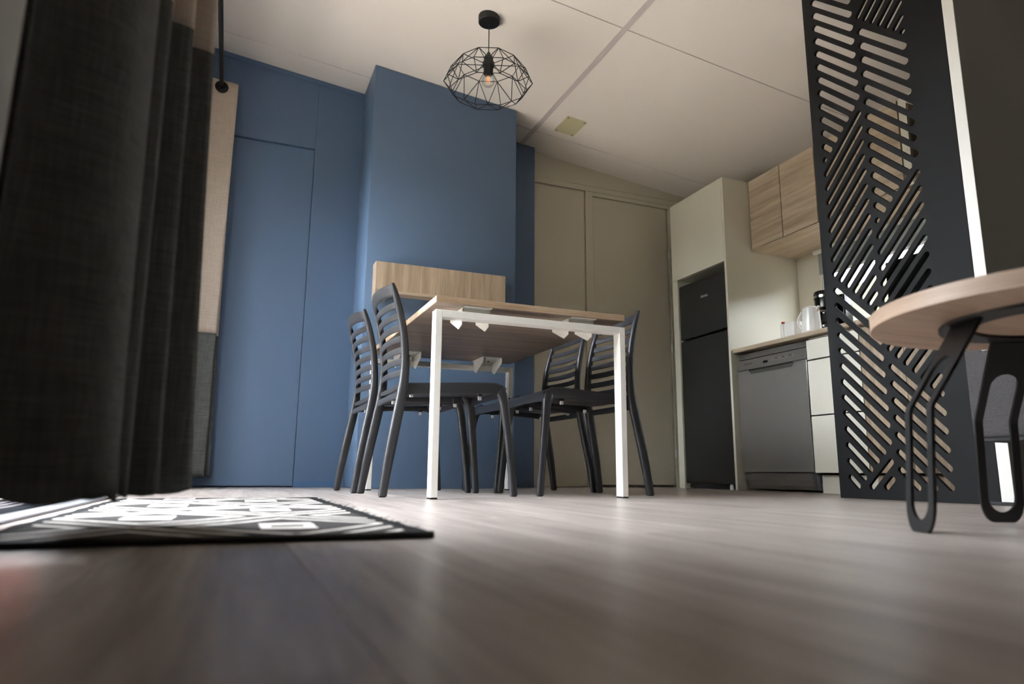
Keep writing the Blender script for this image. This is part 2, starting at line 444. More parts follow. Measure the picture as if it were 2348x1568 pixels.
# ------------------------------------------------------------------ back wall (blue) with sliding door
wb = struct(obj('wall_back', boxbm(XL-.1, 1.0, YB+.06, YB+.12, -.02, 2.9), 'blue', origin=(0, YB, 0)), 'blue painted rear wall')
obj('wall_panel', prismbm([(.374, YB, 0), (1.9385, YB, 0), (1.9385, YB, zc(1.9385)), (.374, YB, zc(.374))], (0, .06, 0), .0015), 'blue', wb)
obj('wall_panel', prismbm([(XL-.1, YB, 2.158), (.3725, YB, 2.158), (.3725, YB, zc(.3725)), (XL-.1, YB, zc(XL-.1))], (0, .06, 0), .0015), 'blue', wb)
d1 = struct(obj('door_1', boxbm(XL-.08, .3722, YB+.016, YB+.05, .008, 2.154, .002), 'blue'), 'flat blue sliding door flush in the blue wall')
cz = .030
struct(obj('trim_1', prismbm([(XL, YB, zc(XL)-cz), (.67, YB, zc(.67)-cz), (.67, YB, zc(.67)-.001), (XL, YB, zc(XL)-.001)], (0, -.012, 0)), 'blue'), 'thin blue cornice strip under the ceiling')
struct(obj('baseboard_back', boxbm(.372, .668, YB-.008, YB, .0, .036, .002), plain('blue_skirting', (80, 110, 148), .45)), 'low blue skirting strip right of the door')
# chimney-like blue box
ch = obj('wall_pier', prismbm([(.67, YC, 0), (1.6305, YC, 0), (1.6305, YC, zc(1.6305)-.001), (.67, YC, zc(.67)-.001)], (0, YB-YC, 0), .006), 'blue', smooth=True)
struct(ch, 'blue boxed-out pier projecting from the rear wall')
ch.name = 'wall_pier'

# ------------------------------------------------------------------ beige wall with two doors
wg = struct(obj('wall_corridor', boxbm(1.90, XR+.1, YG+.06, YG+.12, -.02, 2.6), 'beige', origin=(1.9, YG, 0)), 'beige panelled wall beside the fridge cabinet')
s = YG/YB
DX = [(1.9386, 2.385), (2.452, 3.165)]
ZT1, ZT2, ZT3 = 2.278, 2.232, 2.197
obj('wall_panel', prismbm([(1.9386, YG, ZT1), (XR, YG, ZT1), (XR, YG, zc(XR)), (1.9386, YG, zc(1.9386))], (0, .06, 0), .0012), 'beige', wg)
obj('wall_panel', boxbm(1.9386, XR, YG-.002, YG+.06, ZT2+.001, ZT1-.003, .001), 'beige', wg)
obj('wall_panel', boxbm(2.388, 2.450, YG-.002, YG+.06, 0, ZT2-.001, .001), 'beige', wg)
obj('wall_panel', boxbm(2.452, 3.3, YG-.001, YG+.06, ZT3+.003, ZT2-.001, .001), 'beige', wg)
obj('wall_panel', boxbm(3.136, 3.3, YG-.001, YG+.06, 0, ZT3+.001, .001), 'beige', wg)
d2 = struct(obj('door_2', boxbm(1.9386, 2.384, YG+.008, YG+.05, .004, ZT2-.004, .002), 'beige'), 'narrow beige door beside the blue pier')
d3 = struct(obj('door_3', boxbm(2.454, 3.126, YG+.006, YG+.05, .016, ZT3-.002, .002), 'beige'), 'wide beige door beside the fridge cabinet')
for z in (1.78, 1.03, .22):
    bm = bmesh.new(); lathe(bm, [(.0075, 0), (.0075, .022), (.0062, .023), (.0062, .026), (.0075, .027), (.0075, .055)], (3.131, YG-.006, z), 12)
    obj('hinge', bm, 'pad', d3, smooth=True)

# ------------------------------------------------------------------ patio-door wall (left)
OY0, OY1, OZ = 1.44, 4.02, 2.16
wl = struct(obj('wall_left', boxbm(XL-.08, XL, YF-.08, OY0, -.03, 2.80), 'greywall', origin=(XL, 0, 0)), 'grey-taupe wall panel that holds the patio door')
obj('wall_panel', boxbm(XL-.08, XL, OY0, OY1, OZ, 2.80), 'wallwhite', wl)
obj('wall_panel', boxbm(XL-.08, XL, OY1, 4.5, -.03, 2.80), 'wallwhite', wl)
pd = struct(obj('door_4', boxbm(XL-.11, XL+.045, OY0, OY1, -.03, .004, .003), 'alu', origin=(XL, OY0, 0)), 'aluminium sliding patio door with a ribbed floor track')
for x in (-.105, -.060, -.030, .0):
    obj('track_rail', boxbm(XL+x-.006, XL+x+.006, OY0, OY1, .004, .016, .002), 'alu', pd)
obj('threshold_strip', boxbm(XL+.046, XL+.075, OY0, OY1, .0005, .006, .002), 'alu', pd)
obj('door_frame', boxbm(XL-.11, XL+.01, OY0-.0, OY0+.04, .016, OZ), 'trimwhite', pd)
obj('door_frame', boxbm(XL-.11, XL+.01, OY1-.04, OY1, .016, OZ), 'trimwhite', pd)
obj('door_frame', boxbm(XL-.11, XL+.01, OY0+.04, OY1-.04, OZ-.05, OZ), 'trimwhite', pd)
def sash(y0, y1, x):
    w = .055
    for a, b_, c, d in ((y0, y0+w, .018, OZ-.05), (y1-w, y1, .018, OZ-.05), (y0+w, y1-w, .018, .018+w), (y0+w, y1-w, OZ-.05-w, OZ-.05)):
        obj('sash_bar', boxbm(x-.016, x+.016, a, b_, c, d, .003), 'trimwhite', pd)
    obj('pane', boxbm(x-.003, x+.003, y0+w, y1-w, .018+w, OZ-.05-w), 'glass', pd)
sash(2.58, 3.98, XL+.0)
sash(2.50, 3.94, XL-.06)
HEDGE_W, HEDGE_S = 2.4, 3.2
# outdoor deck and ground
dk = struct(obj('deck', boxbm(-3.4, XL-.12, 1.55, 8.2, -.12, -.075), 'gap', origin=(-2, 5, 0)), 'pale timber deck outside the patio door')
x = XL-.13
while x > -3.3:
    obj('deck_board', boxbm(x-.138, x, 1.55, 8.2, -.075, -.045, .002, 1), 'deck', dk); x -= .143
struct(obj('ground', boxbm(-40, 40, -40, 40, -.6, -.5), 'grass', origin=(0, 0, -.5)), 'brown gravel around the cabin')

def hedge(label, p0, p1, hgt, half):  # hedges are added out of frame to shape the daylight
    p0 = Vector(p0); p1 = Vector(p1); d = (p1-p0).normalized(); nrm = Vector((-d.y, d.x, 0)); n = int((p1-p0).length/.6)
    hg = thing('blocker_hedge', label, 'hedge', ((p0+p1)/2)+Vector((0, 0, -.5)))
    bm = bmesh.new(); rows_ = []
    for i in range(n+1):
        c = p0+(p1-p0)*i/n
        rows_.append([bm.verts.new(c+nrm*(w*half+random.uniform(-.1, .1))+d*random.uniform(-.1, .1)+Vector((0, 0, z+random.uniform(-.1, .1))))
                      for w, z in ((.9, -.5), (1.1, .35*hgt), (1., .7*hgt), (.6, hgt), (-.5, hgt), (-1., .5*hgt), (-1., -.5))])
    for a, b_ in zip(rows_, rows_[1:]):
        for j in range(6): bm.faces.new((a[j], a[j+1], b_[j+1], b_[j]))
    bm.faces.new(rows_[0]); bm.faces.new(list(reversed(rows_[-1])))
    obj('foliage', bm, 'hedge', hg); hg['kind'] = 'structure'; del hg['category']
hedge('added hedge along the far side of the deck, blocking low sky', (-6.4, 30, 0), (-6.4, -14, 0), HEDGE_W, .5)  # added to block low sky from the patio door
hedge('added hedge outside the kitchen window, cutting its daylight', (7.0, -6, 0), (7.0, 12, 0), 2.3, .5)  # added to cut daylight through the kitchen window
hedge('added tall hedge behind the board screen, blocking low sky', (-.2, 8.4, 0), (-5.4, 8.4, 0), 4.5, .5)  # added to keep bright sky out of the floor reflection
hedge('added tall hedge at the near end of the deck, shading the pier', (-1.05, .55, 0), (-5.6, .55, 0), HEDGE_S, .4)  # added to hold skylight off the pier and foreground floor
ps = thing('blocker_screen', 'added dark red timber screen at the far end of the deck, blocking low sky', 'fence', (-1.9, 7.0, -.045))  # added out of frame: blocks low sky, gives the floor a dark red reflection
for i in range(16):
    obj('board', boxbm(-3.3, -.56, 7.0, 7.02, -.02+.148*i, .118+.148*i, .002, 1), 'redwood', ps)
del ps['category']
for x in (-3.25, -1.93, -.61):
    ps['kind'] = 'structure'
    obj('post', boxbm(x-.04, x+.04, 7.022, 7.10, -.045, 2.36, .003, 1), 'redwood', ps)

# ------------------------------------------------------------------ kitchen wall (right) with window
WY0, WY1, WZ0, WZ1 = 1.75, 3.36, .99, 1.585
wr = struct(obj('wall_right', boxbm(XR, XR+.08, YF-.08, WY0, -.03, 2.6), 'beige', origin=(XR, 0, 0)), 'cream wall behind the kitchen units')
obj('wall_panel', boxbm(XR, XR+.08, WY1, 4.5, -.03, 2.6), 'beige', wr)
obj('wall_panel', boxbm(XR, XR+.08, WY0, WY1, -.03, WZ0), 'beige', wr)
obj('wall_panel', boxbm(XR, XR+.08, WY0, WY1, WZ1, 2.6), 'beige', wr)
wn = struct(obj('window_1', boxbm(XR+.01, XR+.06, WY0, WY1, WZ0, WZ0+.04, .003), 'trimwhite', origin=(XR, 2.5, WZ0)), 'white framed kitchen window above the worktop')
for a, b_, c, d in ((WY0, WY1, WZ1-.04, WZ1), (WY0, WY0+.04, WZ0+.04, WZ1-.04), (WY1-.04, WY1, WZ0+.04, WZ1-.04), (2.53, 2.59, WZ0+.04, WZ1-.04)):
    obj('window_frame', boxbm(XR+.01, XR+.06, a, b_, c, d, .003), 'trimwhite', wn)
obj('pane', boxbm(XR+.033, XR+.037, WY0+.04, 2.53, WZ0+.04, WZ1-.04), 'glass', wn)
obj('pane', boxbm(XR+.033, XR+.037, 2.59, WY1-.04, WZ0+.04, WZ1-.04), 'glass', wn)
obj('window_sill', boxbm(XR-.03, XR+.03, WY0-.03, WY1+.03, WZ0-.025, WZ0, .003), 'oaky', wn)
bl = thing('roller_blind', 'grey roller blind half lowered over the kitchen window', 'blind', (XR-.02, 2.55, 1.43))
bm = bmesh.new(); rod(bm, (XR-.022, WY0-.02, WZ1-.005), (XR-.022, WY1+.02, WZ1-.005), .018, 16)
obj('roller', bm, 'pad', bl, smooth=True)
obj('blind_fabric', boxbm(XR-.012, XR-.010, WY0, WY1, 1.415, WZ1-.005), 'blind', bl)
obj('bottom_bar', boxbm(XR-.016, XR-.006, WY0, WY1, 1.400, 1.417, .002), 'pad', bl)

# ------------------------------------------------------------------ wall behind the camera
struct(obj('wall_front', boxbm(XL-.08, XR+.08, YF-.08, YF, -.03, 2.9), 'wallwhite'), 'white wall of the sitting area')

# ------------------------------------------------------------------ partition + white edge
SX = 2.4456
pt = struct(obj('wall_partition', prismbm([(SX+.004, 1.549, 0), (XR, 1.549, 0), (XR, 1.549, zc(XR)), (SX+.004, 1.549, zc(SX))], (0, .043, 0)), 'greywall'), 'dark taupe partition wall behind the coffee table')
obj('end_trim', boxbm(SX, SX+.004, 1.549, 1.592, .012, zc(SX)-.002, .0008), 'trimwhite', pt, label='white end strip')
obj('foot_plate', boxbm(SX-.006, SX+.05, 1.545, 1.66, 0, .012, .002), 'black', pt, label='black foot plate')

# ------------------------------------------------------------------ openwork screen
def slotpoly(y0, z0, y1, z1, r):
    """capsule hole between two centres in the (y, z) plane"""
    a = math.atan2(z1-z0, y1-y0) if (y0, z0) != (y1, z1) else 0
    pts = []
    for i in range(9): t = a-PI/2+PI*i/8; pts.append((y1+r*math.cos(t), z1+r*math.sin(t)))
    for i in range(9): t = a+PI/2+PI*i/8; pts.append((y0+r*math.cos(t), z0+r*math.sin(t)))
    return pts
SR, PCH = .0132, .0680
slots = []
ZMIN, ZMAX = .052, 2.36
def addslot(yf, zf, yn, zn):
    """yf/zf far end, yn/zn near end, 45 degrees; clipped to the board margin"""
    if zf > zn:
        if zn < ZMIN: yn += (ZMIN-zn); zn = ZMIN
        if zf > ZMAX: yf -= (zf-ZMAX); zf = ZMAX
        if zf < zn-1e-4: return
    else:
        if zf < ZMIN: yf -= (ZMIN-zf); zf = ZMIN
        if zn > ZMAX: yn += (zn-ZMAX); zn = ZMAX
        if zn < zf-1e-4: return
    if yf < yn-.001: return
    slots.append((yf, zf, yn, zn))
def column(yf, yn, zdot):
    """one column of leaf-like groups. zdot: z of the single round hole that ends a falling group"""
    w = yf-yn
    P = 14*PCH*2 - .133
    for rep in (0, 1):
        z0 = zdot - rep*1.506
        for j in range(14):                       # falling slots, upward from the dot
            zf = z0+j*PCH
            L = min(w, j*PCH*.5)
            addslot(yf, zf, yf-L, zf-L)
        # rising group below the dot
        zr = z0-.070
        for j in range(8):
            zf = zr-j*PCH; addslot(yf, zf, yn, zf+w)
        zl = zr-7*PCH
        for j in range(1, 7):
            zf = zl-j*PCH*.5; dy = j*PCH*.5
            if w-dy < .02: addslot(yn, zl-6*PCH*.5, yn, zl-6*PCH*.5)
            else: addslot(yf-dy, zf, yn, zf+(w-dy))
    # group above the top falling group
    zt = zdot+13*PCH
    for j in range(0, 7):
        dy = j*PCH*.5; zf = zt+.074-dy
        if w-dy < .02: addslot(yn, zf+.0, yn, zf)
        else: addslot(yf-dy, zf, yn, zf+(w-dy))
column(2.206, 2.006, 1.526)
column(1.965, 1.765, 1.149)
seen = set(); holes = []
for s_ in slots:
    key = tuple(round(v, 3) for v in s_)
    if key in seen: continue
    seen.add(key)
    yf, zf, yn, zn = s_
    holes.append(slotpoly(yn, zn, yf, zf, SR))
scr = curve_panel('openwork_screen', [(1.594, .002), (2.266, .002), (2.266, zc(SX)-.004), (1.594, zc(SX)-.004)], holes, .016,
                  lambda a, b_, t: Vector((SX+t, a, b_)), 'screen', origin=(SX, 1.93, 0))
tag(scr, 'tall charcoal room divider screen with a leaf pattern of slanted slots', 'screen')

# ------------------------------------------------------------------ ceiling vent cover
vc = thing('ceiling_cover_plate', 'square olive-cream cover plate screwed to the ceiling', 'vent', (2.026, 3.944, zc(2.026)-.006))
def ceilbox(x0, x1, y0, y1, t):
    bm = bmesh.new(); prism(bm, [(x0, y0, zc(x0)-t), (x1, y0, zc(x1)-t), (x1, y1, zc(x1)-t), (x0, y1, zc(x0)-t)], (0, 0, t)); return bm
obj('plate', ceilbox(1.951, 2.099, 3.838, 4.050, .006), 'vent', vc)
for x, y in ((1.964, 3.853), (2.086, 3.853), (1.964, 4.035), (2.086, 4.035)):
    bm = bmesh.new(); lathe(bm, [(.0045, -.0085), (.0045, -.006)], (x, y, zc(x)), 10); obj('screw', bm, 'rubber', vc)

# ------------------------------------------------------------------ tall fridge cabinet
KX, KY0, KY1, KZ = 2.987, 3.562, 4.17, 2.10
tcab = thing('fridge_cabinet', 'tall cream cabinet built around the dark refrigerator', 'cabinet', (KX, 3.866, 0))
obj('side_panel', boxbm(KX, XR, KY0, KY0+.019, 0, KZ, .001), 'cream', tcab)
obj('side_panel', boxbm(KX, XR, KY1-.062, KY1, 0, KZ, .001), 'cream', tcab)
obj('top_panel', boxbm(KX, XR, KY0+.019, KY1-.062, KZ-.018, KZ), 'cream', tcab)
obj('shelf', boxbm(KX+.02, XR, KY0+.019, KY1-.062, 1.505, 1.523), 'cream', tcab)
obj('back_panel', boxbm(XR-.012, XR, KY0+.019, KY1-.062, 0, KZ-.018), 'cream', tcab)
obj('door', boxbm(KX-.004, KX+.015, KY0+.015, KY1-.024, 1.505, KZ-.002, .0012), 'cream', tcab)
# ------------------------------------------------------------------ refrigerator
FX = 2.993
fr = thing('refrigerator', 'dark grey fridge-freezer standing in the tall cream cabinet', 'refrigerator', (FX, 3.84, 0))
obj('body', boxbm(FX+.055, XR-.04, KY0+.024, KY1-.068, .03, 1.452, .004), 'fridge', fr)
fd = obj('freezer_door', boxbm(FX, FX+.05, KY0+.024, KY1-.068, 1.052, 1.452, .006, 3), 'fridge', fr)
obj('fridge_door', boxbm(FX, FX+.05, KY0+.024, KY1-.068, .036, 1.038, .006, 3), 'fridge', fr)
obj('plinth', boxbm(FX+.03, FX+.10, KY0+.03, KY1-.075, .008, .034), 'rubber', fr)
for y in (3.645,):
    bm = bmesh.new(); lathe(bm, [(.014, 0), (.014, .026), (.010, .028), (.010, .034)], (FX+.02, y, 0), 16)
    obj('foot', bm, 'pad', fr, smooth=True)
def text(name, body, size, place, mat, parent):
    cu = bpy.data.curves.new(name, 'FONT'); cu.body = body; cu.size = size; cu.align_x = 'CENTER'; cu.align_y = 'CENTER'; cu.extrude = .0006
    t = bpy.data.objects.new(name+'_t', cu); COL.objects.link(t)
    dg = bpy.context.evaluated_depsgraph_get(); me = bpy.data.meshes.new_from_object(t.evaluated_get(dg))
    bpy.data.objects.remove(t)
    bm = bmesh.new(); bm.from_mesh(me)
    for v in bm.verts: v.co = place(v.co.x, v.co.y, v.co.z)
    return obj(name, bm, mat, parent)
text('lettering', 'Amica', .030, lambda a, b_, t: Vector((FX-.0005-t, 3.815-a, 1.322+b_)), 'print', fd)

# ------------------------------------------------------------------ base units
CX = 3.02
wt = tag(obj('worktop', boxbm(3.0, XR-.001, 1.594, KY0-.001, .872, .90, .006, 3), 'oaky', smooth=True), 'wood-look kitchen worktop with a rounded front edge', 'worktop')
# dishwasher
DY0, DY1 = 2.968, 3.548
dw = thing('dishwasher', 'stainless steel dishwasher under the worktop beside the fridge cabinet', 'dishwasher', (CX, 3.26, 0))
obj('body', boxbm(CX+.055, XR-.03, DY0+.004, DY1-.004, .05, .862), 'steel_d', dw)
def dwpanel(prof, y0, y1):
    return prismbm([(CX+x, y0, z) for x, z in prof], (0, y1-y0, 0), .002)
obj('top_strip', dwpanel([(.055, .825), (.018, .825), (.030, .862), (.055, .862)], DY0, DY1), 'steel_d', dw)
cpn = obj('control_panel', dwpanel([(.055, .752), (.0, .752), (.0, .762), (.006, .792), (.016, .820), (.055, .820)], DY0, DY1), 'steel_d', dw)
dd = obj('door', boxbm(CX+.004, CX+.055, DY0, DY1, .112, .750, .004, 3), 'steel', dw)
# handle recess lip and shadow gap
hp = [(.0, 3.07), (.0, 3.42)]
bm = bmesh.new(); prism(bm, [(CX+.0025, 3.062, .750), (CX+.0025, 3.085, .722), (CX+.0025, 3.425, .722), (CX+.0025, 3.450, .750)], (.004, 0, 0))
obj('handle_recess', bm, plain('recess_steel', (92, 90, 84), .45, metal=.5), dd)
obj('handle_slot', boxbm(CX-.001, CX+.004, 3.075, 3.44, .744, .752), 'rubber', dd)
obj('edge_trim', boxbm(CX+.002, CX+.012, DY0-.0005, DY0+.005, .115, .748, .002), 'chrome', dw)
bm = bmesh.new(); prism(bm, [(CX+.055, DY0+.03, .012), (CX+.045, DY0+.03, .012), (CX+.030, DY0+.03, .035), (CX+.020, DY0+.03, .070), (CX+.016, DY0+.03, .106), (CX+.055, DY0+.03, .106)], (0, DY1-DY0-.03, 0))
obj('kick_plate', bm, 'steel_d', dw)
obj('side_cheek', prismbm([(CX+.055, DY0, .012), (CX+.045, DY0, .012), (CX+.030, DY0, .035), (CX+.020, DY0, .070), (CX+.016, DY0, .106), (CX+.055, DY0, .106)], (0, .028, 0)), 'alu', dw)
def cpx(z): return CX+(.0 if z < .762 else (z-.762)/.03*.006 if z < .792 else .006+(z-.792)/.028*.010)
obj('display', boxbm(cpx(.780)-.0015, cpx(.780)+.002, 3.275, 3.312, .776, .789), 'blackplas', cpn)
for i, y in enumerate((3.235, 3.205, 3.175, 3.147, 3.119, 3.092, 3.066)):
    obj('button', boxbm(cpx(.786)-.0012, cpx(.786)+.002, y-.009, y+.009, .781, .7835), 'printm', cpn)
    obj('printed_symbol', boxbm(cpx(.79)-.0010, cpx(.79)+.002, y-.004, y+.004, .788, .795), 'printd' if i % 2 else 'printm', cpn)
for y in (3.42, 3.44, 3.46, 3.48):
    obj('printed_symbol', boxbm(cpx(.79)-.0010, cpx(.79)+.002, y-.005, y+.005, .784, .792), 'printd', cpn)
obj('printed_line', boxbm(cpx(.770)-.0010, cpx(.77)+.002, 2.985, 3.02, .7705, .772), 'printd', cpn)
# drawer unit
def drawer_unit(y0, y1, label, mat, bodymat):
    t = thing('drawer_cabinet' if mat == 'drawer' else 'base_cabinet', label, 'cabinet', (CX, (y0+y1)/2, 0))
    obj('body', boxbm(CX+.022, XR-.03, y0, y1, .11, .868), bodymat, t)
    obj('plinth', boxbm(CX+.05, CX+.066, y0, y1, .0, .098), mat, t)
    return t
du = drawer_unit(2.602, 2.960, 'white three-drawer base unit between dishwasher and screen', 'drawer', 'drawer')
for z0, z1 in ((.742, .853), (.428, .734), (.110, .420)):
    d = obj('drawer', boxbm(CX, CX+.019, 2.604, 2.958, z0, z1, .0012), 'drawer', du)
    obj('grip_rail', boxbm(CX+.017, CX+.0215, 2.606, 2.956, z1+.0005, z1+.0075), 'rubber', du)
    obj('rail_clip', boxbm(CX+.004, CX+.017, 2.925, 2.938, z1+.001, z1+.006), 'alu', du)
bu = drawer_unit(2.10, 2.600, 'wood-look base unit seen through the screen next to the drawers', 'oakz', 'oakz')
for a, b_ in ((2.102, 2.349), (2.351, 2.598)):
    obj('door', boxbm(CX, CX+.019, a, b_, .110, .853, .0012), 'oakz', bu)
bu2 = drawer_unit(1.594, 2.098, 'wood-look base unit against the partition behind the screen', 'oakz', 'oakz')
for a, b_ in ((1.600, 1.846), (1.848, 2.096)):
    obj('door', boxbm(CX, CX+.019, a, b_, .110, .853, .0012), 'oakz', bu2)
# wall cabinets
UX, UZ = 3.2063, 1.603
def wall_cab(y0, y1, doors, label):
    t = thing('wall_cabinet', label, 'cabinet', (UX, (y0+y1)/2, UZ), group=None)
    obj('carcass', boxbm(UX+.018, XR-.001, y0, y1, UZ, KZ-.001), 'oaky', t)
    obj('bottom_panel', boxbm(UX, XR-.001, y0, y1, UZ-.012, UZ, .001), 'oaky', t)
    for a, b_ in doors:
        obj('door', boxbm(UX, UX+.017, a+.0015, b_-.0015, UZ+.004, KZ-.002, .001), 'oaky', t)
    return t
wall_cab(2.955, 3.560, [(3.268, 3.556), (2.977, 3.264)], 'wood-look two-door wall cabinet beside the tall fridge cabinet')
wall_cab(2.39, 2.953, [(2.672, 2.951), (2.392, 2.670)], 'wood-look two-door wall cabinet behind the slotted screen')
# extractor niche unit
ex = thing('extractor_hood', 'dark extractor hood in a cream framed niche behind the screen', 'extractor hood', (UX+.05, 2.10, UZ))
obj('frame', boxbm(UX, UX+.02, 2.340, 2.384, UZ, KZ-.001, .001), 'cream', ex)
obj('frame', boxbm(UX, UX+.02, 1.80, 2.340, KZ-.045, KZ-.001, .001), 'cream', ex)
obj('hood_body', boxbm(UX+.06, XR-.002, 1.80, 2.340, UZ+.12, KZ-.05, .004), 'blackplas', ex)
obj('canopy', prismbm([(UX-.02, 1.80, UZ+.06), (XR-.002, 1.80, UZ+.06), (XR-.002, 1.80, UZ+.12), (UX+.06, 1.80, UZ+.12)], (0, .54, 0)), 'steel_d', ex)
# hob with raised glass lid
hb = thing('gas_hob', 'gas hob with raised black glass lid on the worktop', 'hob', (3.30, 2.55, .90))
obj('hob_plate', boxbm(3.08, 3.52, 2.28, 2.80, .9005, .908, .003), 'steel', hb)
obj('glass_lid', boxbm(3.515, 3.523, 2.28, 2.80, .912, 1.335, .003), 'darkglass', hb)
for x, y in ((3.2, 2.41), (3.2, 2.67), (3.4, 2.41), (3.4, 2.67)):
    bm = bmesh.new(); lathe(bm, [(.045, .908), (.045, .918), (.03, .922)], (x, y, 0), 20); bn = obj('burner', bm, 'blackplas', hb, smooth=True)
    bm = bmesh.new(); rod(bm, (x-.07, y, .935), (x+.07, y, .935), .004); rod(bm, (x, y-.07, .935), (x, y+.07, .935), .004)
    for q in ((-.07, 0), (.07, 0), (0, -.07), (0, .07)): rod(bm, (x+q[0], y+q[1], .908), (x+q[0], y+q[1], .937), .004)
    obj('pan_support', bm, 'blacksteel', hb)

# ------------------------------------------------------------------ toaster, kettle, coffee maker
to = thing('toaster', 'white toaster with a red lever on the worktop', 'toaster', (3.22, 3.265, .90))
obj('body', boxbm(3.14, 3.33, 3.188, 3.318, .908, 1.052, .018, 4), 'whiteplas', to, smooth=True)
obj('end_cap', boxbm(3.145, 3.325, 3.322, 3.362, .906, 1.044, .010, 3), 'whiteplas', to, smooth=True)
obj('base', boxbm(3.15, 3.32, 3.19, 3.345, .9005, .910, .002), 'pad', to)
obj('lever', boxbm(3.128, 3.148, 3.296, 3.320, 1.040, 1.057, .003), 'red', to)
obj('slot', boxbm(3.17, 3.20, 3.205, 3.30, 1.0505, 1.0528), 'rubber', to)
obj('slot', boxbm(3.26, 3.29, 3.205, 3.30, 1.0505, 1.0528), 'rubber', to)
ke = thing('kettle', 'white jug kettle standing between toaster and coffee maker', 'kettle', (3.24, 3.09, .90))
bm = bmesh.new(); lathe(bm, [(.068, .9005), (.070, .912), (.066, .915), (.067, .93), (.062, 1.03), (.058, 1.085), (.050, 1.092)], (3.25, 3.065, 0), 36)
obj('body', bm, 'whiteplas', ke, smooth=True)
bm = bmesh.new(); lathe(bm, [(.050, 1.092), (.045, 1.098), (.012, 1.101), (.010, 1.108)], (3.25, 3.065, 0), 28); obj('lid', bm, 'whiteplas', ke, smooth=True)
path = []
for i in range(15):
    t = PI*(.5+i/14); path.append((3.235, 3.125-.045*math.cos(t)*-1 if False else 3.125+.045*abs(math.sin(PI*i/14)), 1.075-.135*i/14))
bm = bmesh.new()
us = [(1, 0, 0)]*15; ws = []
for i in range(15):
    a = Vector(path[max(0, i-1)]); c = Vector(path[min(14, i+1)]); tg = (c-a).normalized(); ws.append(tg.cross(Vector((1, 0, 0))))
sweep(bm, path, us, ws, [.013]*15, [.009]*15)
obj('handle', bm, 'whiteplas', ke, smooth=True)
obj('spout', prismbm([(3.235, 3.010, 1.05), (3.265, 3.010, 1.05), (3.258, 2.985, 1.085), (3.242, 2.985, 1.085)], (0, 0.005, .010)), 'whiteplas', ke)
cm = thing('coffee_maker', 'black filter coffee maker with glass jug behind the screen edge', 'coffee maker', (3.24, 2.885, .90))
obj('base', boxbm(3.15, 3.34, 2.815, 2.955, .9005, .925, .008, 3), 'blackplas', cm, smooth=True)
obj('tower', boxbm(3.29, 3.36, 2.820, 2.950, .925, 1.165, .010, 3), 'blackplas', cm, smooth=True)
bm = bmesh.new(); lathe(bm, [(.045, 1.072), (.060, 1.085), (.064, 1.165), (.058, 1.178)], (3.225, 2.890, 0), 28); obj('filter_holder', bm, 'blackplas', cm, smooth=True)
bm = bmesh.new(); lathe(bm, [(.0655, 1.140), (.0655, 1.153)], (3.225, 2.890, 0), 28, False, False); obj('chrome_band', bm, 'chrome', cm, smooth=True)
jg = None
bm = bmesh.new(); lathe(bm, [(.050, .926), (.058, .95), (.056, 1.01), (.043, 1.045), (.045, 1.06)], (3.225, 2.890, 0), 28, True, False); jg = obj('jug', bm, 'darkglass', cm, smooth=True)
bm = bmesh.new(); pth = [(3.205, 2.940+.045*math.sin(PI*i/12), 1.045-.095*i/12) for i in range(13)]
ws = []
for i in range(13):
    a = Vector(pth[max(0, i-1)]); c = Vector(pth[min(12, i+1)]); ws.append((c-a).normalized().cross(Vector((1, 0, 0))))
sweep(bm, pth, [(1, 0, 0)]*13, ws, [.008]*13, [.005]*13); obj('jug_handle', bm, 'blackplas', cm, smooth=True)

to.location = (3.105, 3.114, .90); to.scale = (.80, .68, .66)
ke.location = (3.082, 2.995, .90); ke.scale = (.80, .80, .82)
cm.location = (3.345, 3.078, .90); cm.scale = (1.05, 1.05, 1.10)

# ------------------------------------------------------------------ wooden wall shelf on the pier
sh = thing('wall_shelf', 'box-shaped oak-look shelf fixed to the blue pier above the table', 'shelf', (1.13, YC, 1.10))
YS = 3.872
k_ = YS/3.95
SX0, SX1 = .729*k_, 1.555*k_
ZTOP, ZBOT, ZFB = .0939+(1.328-.0939)*k_, .0939+(1.104-.0939)*k_, .0939+(1.161-.0939)*k_
obj('fascia', boxbm(SX0, SX1, YS, YS+.018, ZFB-.004, ZTOP, .0015), 'oakz', sh)
obj('top_board', boxbm(SX0, SX1, YS+.018, YC, ZTOP-.018, ZTOP), 'oak', sh)
obj('bottom_board', boxbm(SX0+.018, SX1-.018, YS+.0, YC-.018, ZFB-.022, ZFB-.0045, .001), 'oak', sh)
obj('end_board', boxbm(SX0, SX0+.075, YS+.0, YC, ZBOT, ZFB-.0045, .001), 'oakz', sh)
obj('end_panel', boxbm(SX0, SX0+.018, YS+.018, YC, ZFB-.0045, ZTOP-.018), 'oakz', sh)
obj('end_panel', boxbm(SX1-.018, SX1, YS+.018, YC, ZFB-.0045, ZTOP-.018), 'oakz', sh)
obj('end_board', boxbm(SX1-.018, SX1, YS+.0, YC, ZBOT, ZFB-.0045, .001), 'oakz', sh)
obj('back_board', boxbm(SX0+.075, SX1-.018, YC-.018, YC, 1.121, ZTOP-.018, .001), 'oakz', sh)

